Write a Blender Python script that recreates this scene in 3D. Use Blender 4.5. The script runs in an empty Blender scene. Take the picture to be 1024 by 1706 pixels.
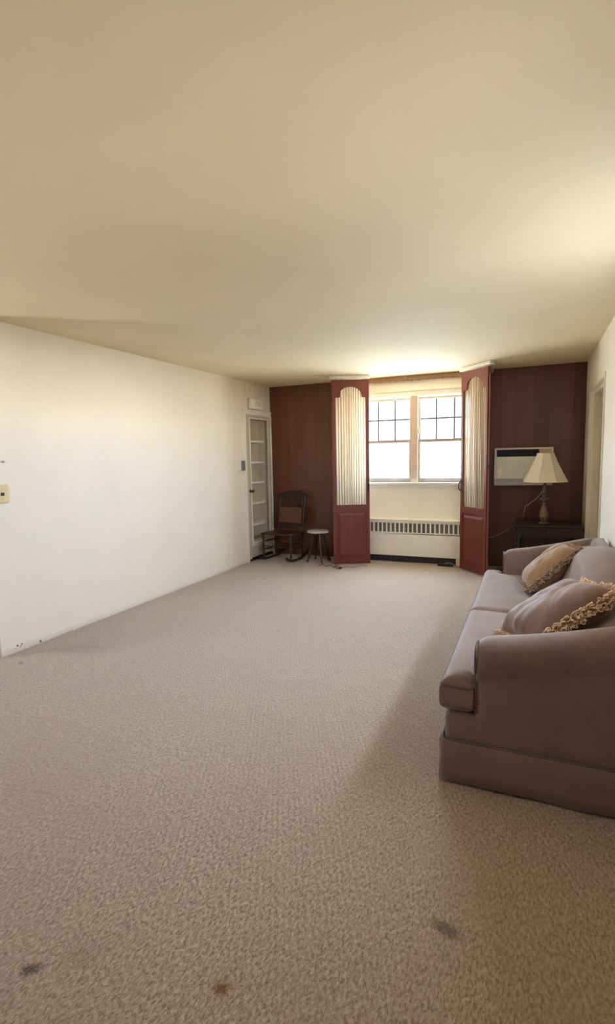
import bpy, bmesh, math, random
from mathutils import Vector, Matrix, noise
random.seed(7)
S = bpy.context.scene
COL = S.collection
R = math.radians

# ------------------------------------------------------------ camera
cd = bpy.data.cameras.new('camera'); cam = bpy.data.objects.new('camera', cd); COL.objects.link(cam)
cd.sensor_fit = 'HORIZONTAL'; cd.sensor_width = 36.0; cd.lens = 36.0 * 863.787 / 1024
cd.clip_start = 0.02; cd.clip_end = 200
yaw, pitch, roll, CH = 0.41152808, 0.10641236, -0.02053536, 1.42683
cy, sy = math.cos(yaw), math.sin(yaw)
fw = Vector((-sy*math.cos(pitch), cy*math.cos(pitch), -math.sin(pitch)))
r0 = Vector((cy, sy, 0)); u0 = r0.cross(fw)
rt = r0*math.cos(roll) + u0*math.sin(roll); up = -r0*math.sin(roll) + u0*math.cos(roll)
M = Matrix((rt, up, -fw)).transposed().to_4x4(); M.translation = Vector((0, 0, CH))
cam.matrix_world = M
S.camera = cam

# ------------------------------------------------------------ world: overcast-bright sky above, sunlit pale ground below
SKY = 17.0; GROUND = 20.0
w = bpy.data.worlds.new('daylight'); S.world = w; w.use_nodes = True
nt = w.node_tree; nt.nodes.clear()
tc = nt.nodes.new('ShaderNodeTexCoord'); sp = nt.nodes.new('ShaderNodeSeparateXYZ')
rp = nt.nodes.new('ShaderNodeValToRGB'); bg = nt.nodes.new('ShaderNodeBackground'); wo = nt.nodes.new('ShaderNodeOutputWorld')
mr = nt.nodes.new('ShaderNodeMapRange'); mr.inputs['From Min'].default_value = -1; mr.inputs['From Max'].default_value = 1
nt.links.new(tc.outputs['Generated'], sp.inputs[0]); nt.links.new(sp.outputs['Z'], mr.inputs['Value'])
nt.links.new(mr.outputs[0], rp.inputs[0]); nt.links.new(rp.outputs[0], bg.inputs[0]); nt.links.new(bg.outputs[0], wo.inputs[0])
g = GROUND/16; s_ = SKY/16
e = rp.color_ramp.elements
e[0].position = 0.0; e[0].color = (g, .95*g, .84*g, 1)
e[1].position = 1.0; e[1].color = (.62*s_, .84*s_, 1.15*s_, 1)
a = e.new(.47); a.color = (g, .96*g, .88*g, 1)
a = e.new(.53); a.color = (.76*s_, .90*s_, 1.12*s_, 1)
bg.inputs[1].default_value = 16.0

def portal(name, loc, rot, sx, sz):
    l = bpy.data.lights.new(name, 'AREA'); l.shape = 'RECTANGLE'; l.size = sx; l.size_y = sz
    l.cycles.is_portal = True
    o = bpy.data.objects.new(name, l); o.location = loc; o.rotation_euler = rot; COL.objects.link(o); return o
portal('window_portal', (-1.44, 7.03, 1.63), (R(-90), 0, 0), 1.56, 1.2)
portal('side_window_portal', (.80, 2.8, 1.70), (R(90), 0, R(90)), 1.15, .66)

portal('left_window_portal', (-5.42, 1.15, 1.38), (R(90), 0, R(-90)), .7, .62)
S.view_settings.view_transform = 'Standard'; S.view_settings.look = 'None'
S.view_settings.gamma = 1; S.view_settings.use_curve_mapping = False
S.view_settings.exposure = 1.56
S.cycles.max_bounces = 14; S.cycles.diffuse_bounces = 10; S.cycles.glossy_bounces = 4
S.cycles.transparent_max_bounces = 16; S.cycles.transmission_bounces = 6
S.cycles.sample_clamp_indirect = 8.0; S.cycles.sample_clamp_direct = 1.6; S.cycles.caustics_reflective = False; S.cycles.caustics_refractive = False

# ------------------------------------------------------------ materials
def srgb(r, g, b):
    f = lambda c: (c/255/12.92) if c/255 <= .04045 else ((c/255+.055)/1.055)**2.4
    return (f(r), f(g), f(b), 1)
class NT:
    def __init__(s, name):
        s.m = bpy.data.materials.new(name); s.m.use_nodes = True; s.t = s.m.node_tree
        s.b = s.t.nodes['Principled BSDF']; s.out = s.t.nodes['Material Output']
        s.tc = s.t.nodes.new('ShaderNodeTexCoord')
    def n(s, typ, **kw):
        o = s.t.nodes.new(typ)
        for k, v in kw.items():
            if hasattr(o, k): setattr(o, k, v)
        return o
    def l(s, a, b): s.t.links.new(a, b)
    def mapping(s, scale, rot=(0, 0, 0), coord='Object'):
        m = s.n('ShaderNodeMapping'); m.inputs['Scale'].default_value = scale; m.inputs['Rotation'].default_value = rot
        s.l(s.tc.outputs[coord], m.inputs[0]); return m.outputs[0]
    def noise(s, vec, scale, detail=3, rough=.5, dist=0):
        o = s.n('ShaderNodeTexNoise'); o.inputs['Scale'].default_value = scale; o.inputs['Detail'].default_value = detail
        o.inputs['Roughness'].default_value = rough; o.inputs['Distortion'].default_value = dist
        if vec: s.l(vec, o.inputs['Vector'])
        return o.outputs['Fac']
    def math(s, op, a, b=None, c=None):
        o = s.n('ShaderNodeMath'); o.operation = op
        for i, v in enumerate((a, b, c)):
            if v is None: continue
            if isinstance(v, (int, float)): o.inputs[i].default_value = v
            else: s.l(v, o.inputs[i])
        return o.outputs[0]
    def ramp(s, fac, stops):
        o = s.n('ShaderNodeValToRGB'); e = o.color_ramp.elements
        e[0].position, e[0].color = stops[0]; e[1].position, e[1].color = stops[-1]
        for p, c in stops[1:-1]:
            k = e.new(p); k.color = c
        s.l(fac, o.inputs[0]); return o.outputs[0]
    def mix(s, fac, a, b, mode='MIX'):
        o = s.n('ShaderNodeMix'); o.data_type = 'RGBA'; o.blend_type = mode
        for sock, v in ((o.inputs[0], fac), (o.inputs[6], a), (o.inputs[7], b)):
            if isinstance(v, (int, float, tuple)): sock.default_value = v
            else: s.l(v, sock)
        return o.outputs[2]
    def bump(s, h, strength=.3, dist=.01):
        o = s.n('ShaderNodeBump'); o.inputs['Strength'].default_value = strength; o.inputs['Distance'].default_value = dist
        s.l(h, o.inputs['Height']); s.l(o.outputs[0], s.b.inputs['Normal']); return o
def simple(name, col, rough=.5, metal=0, var=.12, vscale=6, bump=0, bscale=60, sheen=0, spec=None):
    k = NT(name); k.b.inputs['Roughness'].default_value = rough; k.b.inputs['Metallic'].default_value = metal
    if spec is not None: k.b.inputs['Specular IOR Level'].default_value = spec
    v = k.mapping((1, 1, 1)); n = k.noise(v, vscale, 4)
    d = tuple(c*(1-var) for c in col[:3])+(1,); l = tuple(min(1, c*(1+var)) for c in col[:3])+(1,)
    k.l(k.ramp(n, [(.3, d), (.7, l)]), k.b.inputs['Base Color'])
    if bump: k.bump(k.noise(v, bscale, 3), bump, .004)
    if sheen:
        k.b.inputs['Sheen Weight'].default_value = sheen; k.b.inputs['Sheen Roughness'].default_value = .5
    return k.m

# painted walls: cream, faint smudges, small scuffs
def wall_mat(name, col, spots=False):
    k = NT(name); k.b.inputs['Roughness'].default_value = .62; k.b.inputs['Specular IOR Level'].default_value = .3
    v = k.mapping((1, 1, 1)); n = k.noise(v, 1.3, 5, .6); n2 = k.noise(v, 9, 4)
    c = k.mix(k.ramp(n, [(.35, (0, 0, 0, 1)), (.75, (1, 1, 1, 1))]), col, tuple(x*.93 for x in col[:3])+(1,))
    c = k.mix(k.ramp(n2, [(.68, (0, 0, 0, 1)), (.8, (.25, .25, .25, 1))]), c, tuple(x*.7 for x in col[:3])+(1,))
    if spots:
        sx = k.n('ShaderNodeSeparateXYZ'); k.l(k.tc.outputs['Object'], sx.inputs[0])
        nn = k.math('MULTIPLY', k.noise(v, 45, 3), .03)
        for (py, pz, r) in ((2.60, .045, .010), (2.585, .028, .008), (2.64, .05, .008), (2.625, .032, .011), (2.80, .015, .012), (2.61, 1.432, .008), (2.585, 1.434, .009)):
            dy = k.math('SUBTRACT', sx.outputs['Y'], py); dz = k.math('SUBTRACT', sx.outputs['Z'], pz)
            if pz > 1: dy = k.math('MULTIPLY', dy, .25)
            d = k.math('SQRT', k.math('ADD', k.math('MULTIPLY', dy, dy), k.math('MULTIPLY', dz, dz)))
            d = k.math('ADD', d, nn)
            f = k.ramp(k.math('SUBTRACT', d, r+.008), [(0, (1, 1, 1, 1)), (.006, (0, 0, 0, 1))])
            dark = srgb(60, 45, 35) if pz < 1 else srgb(150, 140, 128)
            c = k.mix(f, c, dark)
        # uneven darker tan band just above the carpet
        f = k.ramp(k.math('ADD', sx.outputs['Z'], k.math('MULTIPLY', k.noise(v, 3, 4), .08)), [(.03, (.45, .45, .45, 1)), (.085, (0, 0, 0, 1))])
        c = k.mix(f, c, srgb(170, 150, 120))
    k.l(c, k.b.inputs['Base Color'])
    k.bump(k.noise(v, 35, 3), .08, .004); return k.m
WALL = srgb(232, 224, 208)
m_wall = wall_mat('cream_wall_paint', WALL)
m_wall_l = wall_mat('cream_wall_paint_scuffed', srgb(234, 226, 211), True)
m_wall_b = wall_mat('window_wall_paint', srgb(244, 240, 228))
m_white = simple('white_gloss_paint', srgb(226, 221, 206), .4, var=.04, vscale=8)
m_trim = simple('white_trim', srgb(236, 234, 226), .4, var=.03)
m_door = simple('door_paint', srgb(196, 184, 160), .45, var=.05, vscale=5)

def ceiling_mat():
    k = NT('ceiling_plaster'); k.b.inputs['Roughness'].default_value = .8
    v = k.mapping((1, 1, 1)); n = k.noise(v, .9, 4, .55); n2 = k.noise(v, 4, 5, .6)
    a = srgb(228, 214, 186); b = srgb(220, 206, 178)
    c = k.mix(k.ramp(n, [(.35, (0, 0, 0, 1)), (.7, (1, 1, 1, 1))]), a, b)
    c = k.mix(k.ramp(n2, [(.55, (0, 0, 0, 1)), (.8, (.3, .3, .3, 1))]), c, srgb(224, 204, 180))
    k.l(c, k.b.inputs['Base Color'])
    # board seams running along and across the ceiling, plus gentle unevenness
    sx = k.n('ShaderNodeSeparateXYZ'); k.l(k.tc.outputs['Object'], sx.inputs[0])
    wob = k.math('MULTIPLY', k.noise(v, 2.2, 3), .05)
    fs = []
    for ax, step, off in (('Y', 1.65, .09+.825), ('X', 2.44, .42)):
        t = k.math('ADD', sx.outputs[ax], k.math('ADD', wob, off+20))
        t = k.math('MODULO', t, step); t = k.math('ABSOLUTE', k.math('SUBTRACT', t, step/2))
        fs.append(k.ramp(t, [(0, (1, 1, 1, 1)), (.035, (0, 0, 0, 1))]))
    h = k.math('ADD', k.math('MULTIPLY', fs[0], .22), k.math('MULTIPLY', fs[1], .22))
    h = k.math('ADD', h, k.math('MULTIPLY', k.noise(v, 2.0, 3), 3.2))
    h = k.math('ADD', h, k.math('MULTIPLY', k.noise(v, 60, 2), .05))
    k.bump(h, .3, .006)
    return k.m
m_ceil = ceiling_mat()

def carpet_mat():
    k = NT('beige_cut_pile_carpet'); b = k.b
    b.inputs['Roughness'].default_value = .9; b.inputs['Specular IOR Level'].default_value = .25
    b.inputs['Sheen Weight'].default_value = .45; b.inputs['Sheen Roughness'].default_value = .45
    v = k.mapping((1, 1, 1))
    big = k.noise(v, 1.1, 4, .6); mid = k.noise(v, 14, 4, .6)
    vs = k.mapping((130, 62, 100), (0, 0, R(-28)))
    tuft = k.noise(vs, 1.0, 3, .6, .4)
    c = k.mix(k.ramp(tuft, [(.34, (0, 0, 0, 1)), (.62, (1, 1, 1, 1))]), srgb(126, 104, 78), srgb(190, 168, 142))
    c = k.mix(k.ramp(big, [(.35, (0, 0, 0, 1)), (.7, (.55, .55, .55, 1))]), c, srgb(156, 132, 106))
    c = k.mix(k.ramp(mid, [(.5, (0, 0, 0, 1)), (.8, (.35, .35, .35, 1))]), c, srgb(176, 152, 118))
    sx = k.n('ShaderNodeSeparateXYZ'); k.l(k.tc.outputs['Object'], sx.inputs[0])
    nn = k.math('MULTIPLY', k.math('SUBTRACT', k.noise(v, 90, 4, .7), .5), .085)
    for (px, py, r, ang, el, col, st) in ((-.21, 1.46, .020, -.2, 1.9, srgb(74, 50, 22), .65), (-1.27, .89, .015, .5, 1.7, srgb(74, 48, 20), .85),
                                     (-.74, 1.05, .015, 0, 1.1, srgb(110, 66, 10), .9), (-3.33, 2.45, .012, 0, 1.5, srgb(70, 48, 35), .8),
                                     (-.74, 1.05, .026, .3, 1.2, srgb(130, 92, 36), .3), (-1.17, .97, .035, .6, 1.8, srgb(130, 98, 64), .22),
                                     (-1.9, 3.7, .016, 0, 1.3, srgb(110, 90, 70), .5), (-3.1, 2.8, .10, .3, 2, srgb(120, 100, 72), .3), (-2.6, 6.2, .25, 0, 2, srgb(120, 98, 70), .25)):
        dx = k.math('SUBTRACT', sx.outputs['X'], px); dy = k.math('SUBTRACT', sx.outputs['Y'], py)
        ca, sa = math.cos(ang), math.sin(ang)
        ux = k.math('ADD', k.math('MULTIPLY', dx, ca/el), k.math('MULTIPLY', dy, sa/el))
        uy = k.math('SUBTRACT', k.math('MULTIPLY', dy, ca), k.math('MULTIPLY', dx, sa))
        d = k.math('SQRT', k.math('ADD', k.math('MULTIPLY', ux, ux), k.math('MULTIPLY', uy, uy)))
        d = k.math('ADD', d, k.math('MULTIPLY', nn, min(1, r/.025)*.8))
        f = k.ramp(k.math('SUBTRACT', d, r*.6), [(0, (st, st, st, 1)), (r*1.0, (0, 0, 0, 1))])
        c = k.mix(f, c, col)
    k.l(c, b.inputs['Base Color'])
    wv = k.n('ShaderNodeTexWave'); wv.bands_direction = 'X'
    wv.inputs['Scale'].default_value = 14; wv.inputs['Distortion'].default_value = 2.4; wv.inputs['Detail'].default_value = 3; wv.inputs['Detail Scale'].default_value = 2.5
    k.l(k.mapping((1, 1, 1), (0, 0, R(-26))), wv.inputs['Vector'])
    h = k.math('ADD', k.math('MULTIPLY', tuft, 1.0), k.math('MULTIPLY', wv.outputs['Fac'], .26))
    k.bump(h, .8, .008); return k.m
m_carpet = carpet_mat()

def wood_mat(name, dark, light, rough=.35, planks=False, scale=1.0, axis='Z', coat=.15, tone=.4):
    k = NT(name); b = k.b; b.inputs['Roughness'].default_value = rough; b.inputs['Coat Weight'].default_value = coat; b.inputs['Coat Roughness'].default_value = .25
    sc = {'Z': (14*scale, 14*scale, .9*scale), 'X': (.9*scale, 14*scale, 14*scale)}[axis]
    v = k.mapping(sc); n = k.noise(v, 1.0, 5, .6, .6); n2 = k.noise(k.mapping(tuple(x*.22 for x in sc)), 1.0, 3, .5, .3)
    f = k.math('ADD', k.math('MULTIPLY', n, .6), k.math('MULTIPLY', n2, .5))
    c = k.ramp(f, [(.38, dark), (.72, light)])
    hgt = k.math('MULTIPLY', n, .15)
    if planks:
        sx = k.n('ShaderNodeSeparateXYZ'); k.l(k.tc.outputs['Object'], sx.inputs[0])
        # random-width vertical boards
        t = k.math('ADD', sx.outputs['X'], 20.03)
        t = k.math('ADD', t, k.math('MULTIPLY', k.math('SINE', k.math('MULTIPLY', t, 7.1)), .035))
        q = k.math('DIVIDE', t, .155); idx = k.math('FLOOR', q); fr = k.math('FRACT', q)
        wn = k.n('ShaderNodeTexWhiteNoise'); wn.noise_dimensions = '1D'; k.l(idx, wn.inputs['W'])
        c = k.mix(k.math('MULTIPLY', wn.outputs['Value'], tone), c, tuple(x*1.7 for x in light[:3])+(1,))
        groove = k.math('LESS_THAN', fr, .025)
        c = k.mix(k.math('MULTIPLY', groove, .6), c, tuple(x*.5 for x in dark[:3])+(1,))
        hgt = k.math('SUBTRACT', hgt, groove)
    k.l(c, b.inputs['Base Color']); k.bump(hgt, .4, .003); return k.m
m_panel_l = wood_mat('walnut_panelling_warm_lit', srgb(88, 50, 30), srgb(112, 68, 44), .38, True, tone=.15)  # same wood as the right side, warmer light put into its tones
m_panel_r = wood_mat('walnut_panelling_dim_lit', srgb(78, 42, 40), srgb(104, 62, 56), .40, True)  # same wood as the left side, dimmer light put into its tones
m_shut = wood_mat('mahogany_stained_wood', srgb(94, 36, 23), srgb(122, 52, 36), .5, coat=.03)
m_dark = wood_mat('dark_stained_wood', srgb(40, 24, 22), srgb(66, 40, 36), .4, scale=2)
m_table = wood_mat('table_dark_wood', srgb(32, 20, 24), srgb(50, 32, 36), .35, axis='X')
m_track = wood_mat('worn_brown_track', srgb(96, 66, 46), srgb(170, 130, 90), .5, axis='X')

def sofa_mat(name, col, col2, sheen=.35):
    k = NT(name); b = k.b; b.inputs['Roughness'].default_value = .85; b.inputs['Specular IOR Level'].default_value = .2
    b.inputs['Sheen Weight'].default_value = sheen; b.inputs['Sheen Roughness'].default_value = .4
    v = k.mapping((1, 1, 1)); n = k.noise(v, 5, 5, .6); n2 = k.noise(k.mapping((300, 300, 300)), 1, 2)
    c = k.mix(k.ramp(n, [(.35, (0, 0, 0, 1)), (.7, (1, 1, 1, 1))]), col, col2)
    c = k.mix(k.math('MULTIPLY', n2, .35), c, tuple(x*.6 for x in col[:3])+(1,))
    k.l(c, b.inputs['Base Color'])
    k.bump(k.math('ADD', n2, k.math('MULTIPLY', n, 1.5)), .25, .003); return k.m
m_sofa = sofa_mat('mauve_brown_upholstery', srgb(140, 116, 104), srgb(126, 102, 90))
m_welt = sofa_mat('upholstery_welt', srgb(112, 92, 82), srgb(100, 80, 72))
m_pil1 = sofa_mat('tan_pillow_velvet', srgb(170, 136, 104), srgb(146, 112, 84))
m_pil2 = sofa_mat('brown_pillow_velvet', srgb(140, 110, 92), srgb(116, 88, 72))
m_fringe = simple('cream_looped_fringe', srgb(236, 210, 182), .85, var=.12, vscale=40)
m_fringe2 = simple('taupe_looped_fringe', srgb(176, 146, 118), .85, var=.35, vscale=40)

def sheer_mat():
    k = NT('pleated_sheer_fabric'); t = k.t
    t.nodes.remove(k.b)
    v = k.mapping((90, 4, 1.2)); n = k.noise(v, 1, 4, .6)
    sx = k.n('ShaderNodeSeparateXYZ'); k.l(k.tc.outputs['Object'], sx.inputs[0])
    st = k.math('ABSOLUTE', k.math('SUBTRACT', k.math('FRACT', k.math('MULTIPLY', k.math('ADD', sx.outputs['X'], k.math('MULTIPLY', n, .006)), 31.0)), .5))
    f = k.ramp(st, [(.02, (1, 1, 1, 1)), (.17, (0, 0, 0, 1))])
    c = k.mix(k.math('MULTIPLY', f, .92), srgb(200, 188, 168), srgb(112, 80, 48))  # brown stripes put the pleat shadows into the fabric colour
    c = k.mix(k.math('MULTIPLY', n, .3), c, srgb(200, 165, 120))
    d = k.n('ShaderNodeBsdfDiffuse'); tr = k.n('ShaderNodeBsdfTranslucent'); tp = k.n('ShaderNodeBsdfTransparent')
    k.l(c, d.inputs[0]); k.l(c, tr.inputs[0]); k.l(k.mix(.5, c, (1, 1, 1, 1)), tp.inputs[0])
    m1 = k.n('ShaderNodeMixShader'); m1.inputs[0].default_value = .4; k.l(d.outputs[0], m1.inputs[1]); k.l(tr.outputs[0], m1.inputs[2])
    m2 = k.n('ShaderNodeMixShader'); k.l(k.math('SUBTRACT', .13, k.math('MULTIPLY', f, .11)), m2.inputs[0])
    k.l(m1.outputs[0], m2.inputs[1]); k.l(tp.outputs[0], m2.inputs[2]); k.l(m2.outputs[0], k.out.inputs[0]); return k.m
m_sheer = sheer_mat()
def glass_mat():
    k = NT('window_glass'); k.t.nodes.remove(k.b)
    gl = k.n('ShaderNodeBsdfGlossy'); gl.inputs['Roughness'].default_value = .02; tp = k.n('ShaderNodeBsdfTransparent')
    n = k.noise(k.mapping((1, 1, 1)), 5, 3)
    tp.inputs[0].default_value = (.96, .98, .97, 1); k.l(k.ramp(n, [(.3, (.9, .93, .92, 1)), (.7, (.97, .98, .97, 1))]), tp.inputs[0])
    mx = k.n('ShaderNodeMixShader'); mx.inputs[0].default_value = .05
    k.l(tp.outputs[0], mx.inputs[1]); k.l(gl.outputs[0], mx.inputs[2]); k.l(mx.outputs[0], k.out.inputs[0]); return k.m
m_glass = glass_mat()
m_shade = simple('cream_lampshade_cloth', srgb(236, 226, 212), .8, var=.06, vscale=10)
m_bronze = simple('antique_bronze', srgb(122, 100, 90), .38, metal=.55, var=.35, vscale=40, bump=.5, bscale=60)
m_brass = simple('worn_brass', srgb(190, 160, 100), .35, metal=.8)
m_hinge_light = simple('pale_hinge_light_strip', srgb(170, 130, 100), .5, metal=.3)
m_black = simple('black_plastic', srgb(22, 20, 22), .5)
m_ac = simple('pale_grey_plastic', srgb(240, 242, 238), .45, var=.04)
m_acf = simple('white_plastic_frame', srgb(240, 238, 236), .4, var=.04)
m_acb = simple('blue_grey_plastic', srgb(190, 190, 200), .5, var=.06)
m_glare_bulb = simple('white_glare_and_bulb', srgb(254, 254, 252), .6, var=.02)
m_fin = simple('grey_green_fins', srgb(126, 124, 110), .6, var=.12, vscale=30)
m_kick_gap_shade = simple('navy_kick_gap_shade', srgb(44, 36, 48), .6)
m_rad = simple('radiator_enamel', srgb(246, 243, 234), .45, var=.03, vscale=5)
m_marble = simple('grey_white_stone_top', srgb(190, 182, 176), .35, var=.22, vscale=25)
m_steel = simple('brushed_grey_metal', srgb(140, 138, 130), .45, metal=.4)
m_plate = simple('ivory_plastic', srgb(214, 194, 150), .4, var=.05)
m_cordw = simple('pale_cord', srgb(170, 150, 145), .6)
m_cordb = simple('brown_cord', srgb(110, 84, 66), .6)
m_pad = simple('brown_chair_pad', srgb(104, 72, 48), .9, var=.2, vscale=40, bump=.3)
m_sash = simple('sash_weathered_paint', srgb(158, 148, 136), .5, var=.1, vscale=12)
m_mull = simple('mullion_paint', srgb(206, 186, 166), .5, var=.08)
m_munt = simple('muntin_grey', srgb(84, 82, 80), .5)
m_leaf = simple('outdoor_leaves', srgb(70, 74, 60), .8, var=.3, vscale=3)
m_bark = simple('outdoor_bark', srgb(66, 58, 52), .9, var=.3)
m_lawn = simple('frosty_lawn', srgb(220, 218, 205), .9)
m_ext = simple('dull_room_paint', srgb(196, 176, 146), .7)

# ------------------------------------------------------------ geometry helpers
def link(name, bm, mat, parent=None, smooth=None, loc=None):
    bmesh.ops.remove_doubles(bm, verts=bm.verts, dist=1e-6) if smooth != 'raw' else None
    bmesh.ops.recalc_face_normals(bm, faces=bm.faces)
    me = bpy.data.meshes.new(name); bm.to_mesh(me); bm.free()
    if smooth:
        for p in me.polygons: p.use_smooth = True
        if smooth is not True and smooth != 'raw': me.set_sharp_from_angle(angle=R(smooth))
    for m in (mat if isinstance(mat, (list, tuple)) else [mat]): me.materials.append(m)
    o = bpy.data.objects.new(name, me); COL.objects.link(o)
    if loc: o.location = loc
    if parent: o.parent = parent
    return o
def bevel(o, wd=.004, seg=2):
    m = o.modifiers.new('bevel', 'BEVEL'); m.width = wd; m.segments = seg; m.limit_method = 'ANGLE'; m.angle_limit = R(35); return o
def box(bm, x0, x1, y0, y1, z0, z1, T=None, mi=0):
    vs = [bm.verts.new((x, y, z)) for x in (x0, x1) for y in (y0, y1) for z in (z0, z1)]
    if T:
        for v in vs: v.co = T @ v.co
    for f in ((0, 1, 3, 2), (4, 6, 7, 5), (0, 4, 5, 1), (2, 3, 7, 6), (0, 2, 6, 4), (1, 5, 7, 3)):
        bm.faces.new([vs[i] for i in f]).material_index = mi
    return bm
def BX(*a, **k): return box(bmesh.new(), *a, **k)
def tube(bm, pts, rad, n=8, caps=True):
    pts = [Vector(p) for p in pts]; m = len(pts)
    rs = rad if isinstance(rad, (list, tuple)) else [rad]*m
    rings = []; nrm = None
    for i, p in enumerate(pts):
        t = (pts[min(i+1, m-1)] - pts[max(i-1, 0)])
        if t.length < 1e-9: t = Vector((0, 0, 1))
        t.normalize()
        if nrm is None:
            nrm = t.orthogonal().normalized()
        nrm = (nrm - t*nrm.dot(t)); nrm = nrm.normalized() if nrm.length > 1e-6 else t.orthogonal().normalized()
        b = t.cross(nrm)
        rings.append([bm.verts.new(p + (nrm*math.cos(2*math.pi*k/n) + b*math.sin(2*math.pi*k/n))*rs[i]) for k in range(n)])
    for i in range(m-1):
        for k in range(n): bm.faces.new((rings[i][k], rings[i][(k+1) % n], rings[i+1][(k+1) % n], rings[i+1][k]))
    if caps: bm.faces.new(rings[0]); bm.faces.new(rings[-1])
    return bm
def smooth_pts(pts, n=8, closed=False):
    P = [Vector(p) for p in pts]; out = []; m = len(P)
    rng = range(m if closed else m-1)
    for i in rng:
        g = (lambda j: P[j % m]) if closed else (lambda j: P[max(0, min(m-1, j))])
        p0, p1, p2, p3 = g(i-1), g(i), g(i+1), g(i+2)
        for k in range(n):
            t = k/n; out.append(.5*((2*p1)+(p2-p0)*t+(2*p0-5*p1+4*p2-p3)*t*t+(3*p1-p0-3*p2+p3)*t**3))
    if not closed: out.append(P[-1])
    return out
def lathe(bm, prof, n=32, c=(0, 0, 0), caps=True):
    rings = [[bm.verts.new((c[0]+r*math.cos(2*math.pi*k/n), c[1]+r*math.sin(2*math.pi*k/n), c[2]+z)) for k in range(n)] for r, z in prof]
    for i in range(len(rings)-1):
        for k in range(n): bm.faces.new((rings[i][k], rings[i][(k+1) % n], rings[i+1][(k+1) % n], rings[i+1][k]))
    if caps: bm.faces.new(rings[0]); bm.faces.new(rings[-1])
    return bm
def loft(bm, rings, caps=True, closed=True):
    V = [[bm.verts.new(p) for p in r] for r in rings]; n = len(V[0])
    for i in range(len(V)-1):
        for k in range(n if closed else n-1): bm.faces.new((V[i][k], V[i][(k+1) % n], V[i+1][(k+1) % n], V[i+1][k]))
    if caps: bm.faces.new(V[0]); bm.faces.new(V[-1])
    return bm
def rbox(bm, x0, x1, y0, y1, z0, z1, r, n=6):
    """box with rounded edges and corners"""
    def lin(a, b):
        k = [a + r*(1-math.cos(math.pi/2*i/n)) for i in range(n)]
        mid = [a+r+(b-a-2*r)*i/4 for i in range(5)]
        return k + mid + [b-(q-a) for q in reversed(k)]
    X, Y, Z = lin(x0, x1), lin(y0, y1), lin(z0, z1)
    def f(x, y, z):
        c = Vector((min(max(x, x0+r), x1-r), min(max(y, y0+r), y1-r), min(max(z, z0+r), z1-r)))
        d = Vector((x, y, z))-c
        return c + d.normalized()*r if d.length > 1e-9 else c
    for (A, B, mk) in ((X, Y, lambda a, b: [(a, b, z0), (a, b, z1)]), (X, Z, lambda a, b: [(a, y0, b), (a, y1, b)]), (Y, Z, lambda a, b: [(x0, a, b), (x1, a, b)])):
        for s in (0, 1):
            G = [[bm.verts.new(f(*mk(a, b)[s])) for b in B] for a in A]
            for i in range(len(A)-1):
                for j in range(len(B)-1): bm.faces.new((G[i][j], G[i+1][j], G[i+1][j+1], G[i][j+1]))
    bmesh.ops.remove_doubles(bm, verts=bm.verts, dist=1e-5)
    return bm
def empty(name, loc=(0, 0, 0), rz=0):
    o = bpy.data.objects.new(name, None); o.location = loc; o.rotation_euler = (0, 0, rz); o.empty_display_size = .1; COL.objects.link(o); return o
def tag(o, label, cat, group=None):
    o['label'] = label; o['category'] = cat
    if group: o['group'] = group
    return o
def struct(name, bm, mat, parent=None, smooth=None):
    o = link(name, bm, mat, parent, smooth)
    if not parent: o['kind'] = 'structure'
    return o

# ------------------------------------------------------------ room shell
XL, XR, YB, H = -3.553, .536, 6.869, 2.44
struct('floor', BX(-5.4, .9, -2.12, 7.02, -.12, 0), m_carpet)
struct('ceiling', BX(-5.4, .9, -2.12, 7.02, H, H+.12), m_ceil)
bm = bmesh.new()                                            # left wall with cupboard niche
box(bm, XL-.24, XL, 2.59, 6.19, 0, H); box(bm, XL-.24, XL, 6.80, 7.02, 0, H)
box(bm, XL-.24, XL, 6.19, 6.80, 2.0, H); box(bm, XL-.24, XL-.19, 6.19, 6.80, 0, 2.0)
box(bm, XL-.24, XL, 2.47, 2.59, 0, H)
struct('wall_left', bm, m_wall_l)
struct('wall_left_return', BX(-5.3, XL-.24, 2.47, 2.59, 0, H), m_wall)
bm = bmesh.new(); box(bm, -5.4, -5.3, -2.0, .83, 0, H); box(bm, -5.4, -5.3, 1.47, 2.59, 0, H); box(bm, -5.4, -5.3, .83, 1.47, 0, 1.12); box(bm, -5.4, -5.3, .83, 1.47, 1.66, H)
struct('wall_far_left', bm, m_wall)
struct('bounce_blocker', BX(.95, 22, -20, 5.6, -.5, -.3), simple('dark_blocker_ground', srgb(92, 78, 62), .95))  # unseen dark ground, added to block upward light at the side window
bm = bmesh.new()                                            # right wall with recessed door
box(bm, XR, XR+.24, 3.35, 5.09, 0, H); box(bm, XR, XR+.24, -2.0, 2.25, 0, H); box(bm, XR, XR+.24, 2.25, 3.35, 0, 1.40); box(bm, XR, XR+.24, 2.25, 3.35, 1.97, H); box(bm, XR, XR+.24, 6.31, 7.02, 0, H); box(bm, XR, XR+.24, 5.09, 6.31, 2.05, H)
struct('wall_right', bm, m_wall)
WX0, WX1, WZ0, WZ1 = -2.20, -.695, 1.06, 2.19
bm = bmesh.new()                                            # window wall
box(bm, XL-.2, WX0, YB, YB+.16, 0, H); box(bm, WX1, XR+.2, YB, YB+.16, 0, H)
box(bm, WX0, WX1, YB, YB+.16, 0, WZ0); box(bm, WX0, WX1, YB, YB+.16, WZ1, H)
struct('wall_back', bm, m_wall_b)
struct('wall_panelling_left', BX(XL, -2.30, YB-.022, YB, 0, H), m_panel_l)
struct('wall_panelling_right', BX(-.55, XR, YB-.022, YB, 0, H), m_panel_r)
struct('wall_rear', BX(-5.4, XR+.24, -2.12, -2.0, 0, H), m_panel_r)

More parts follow.
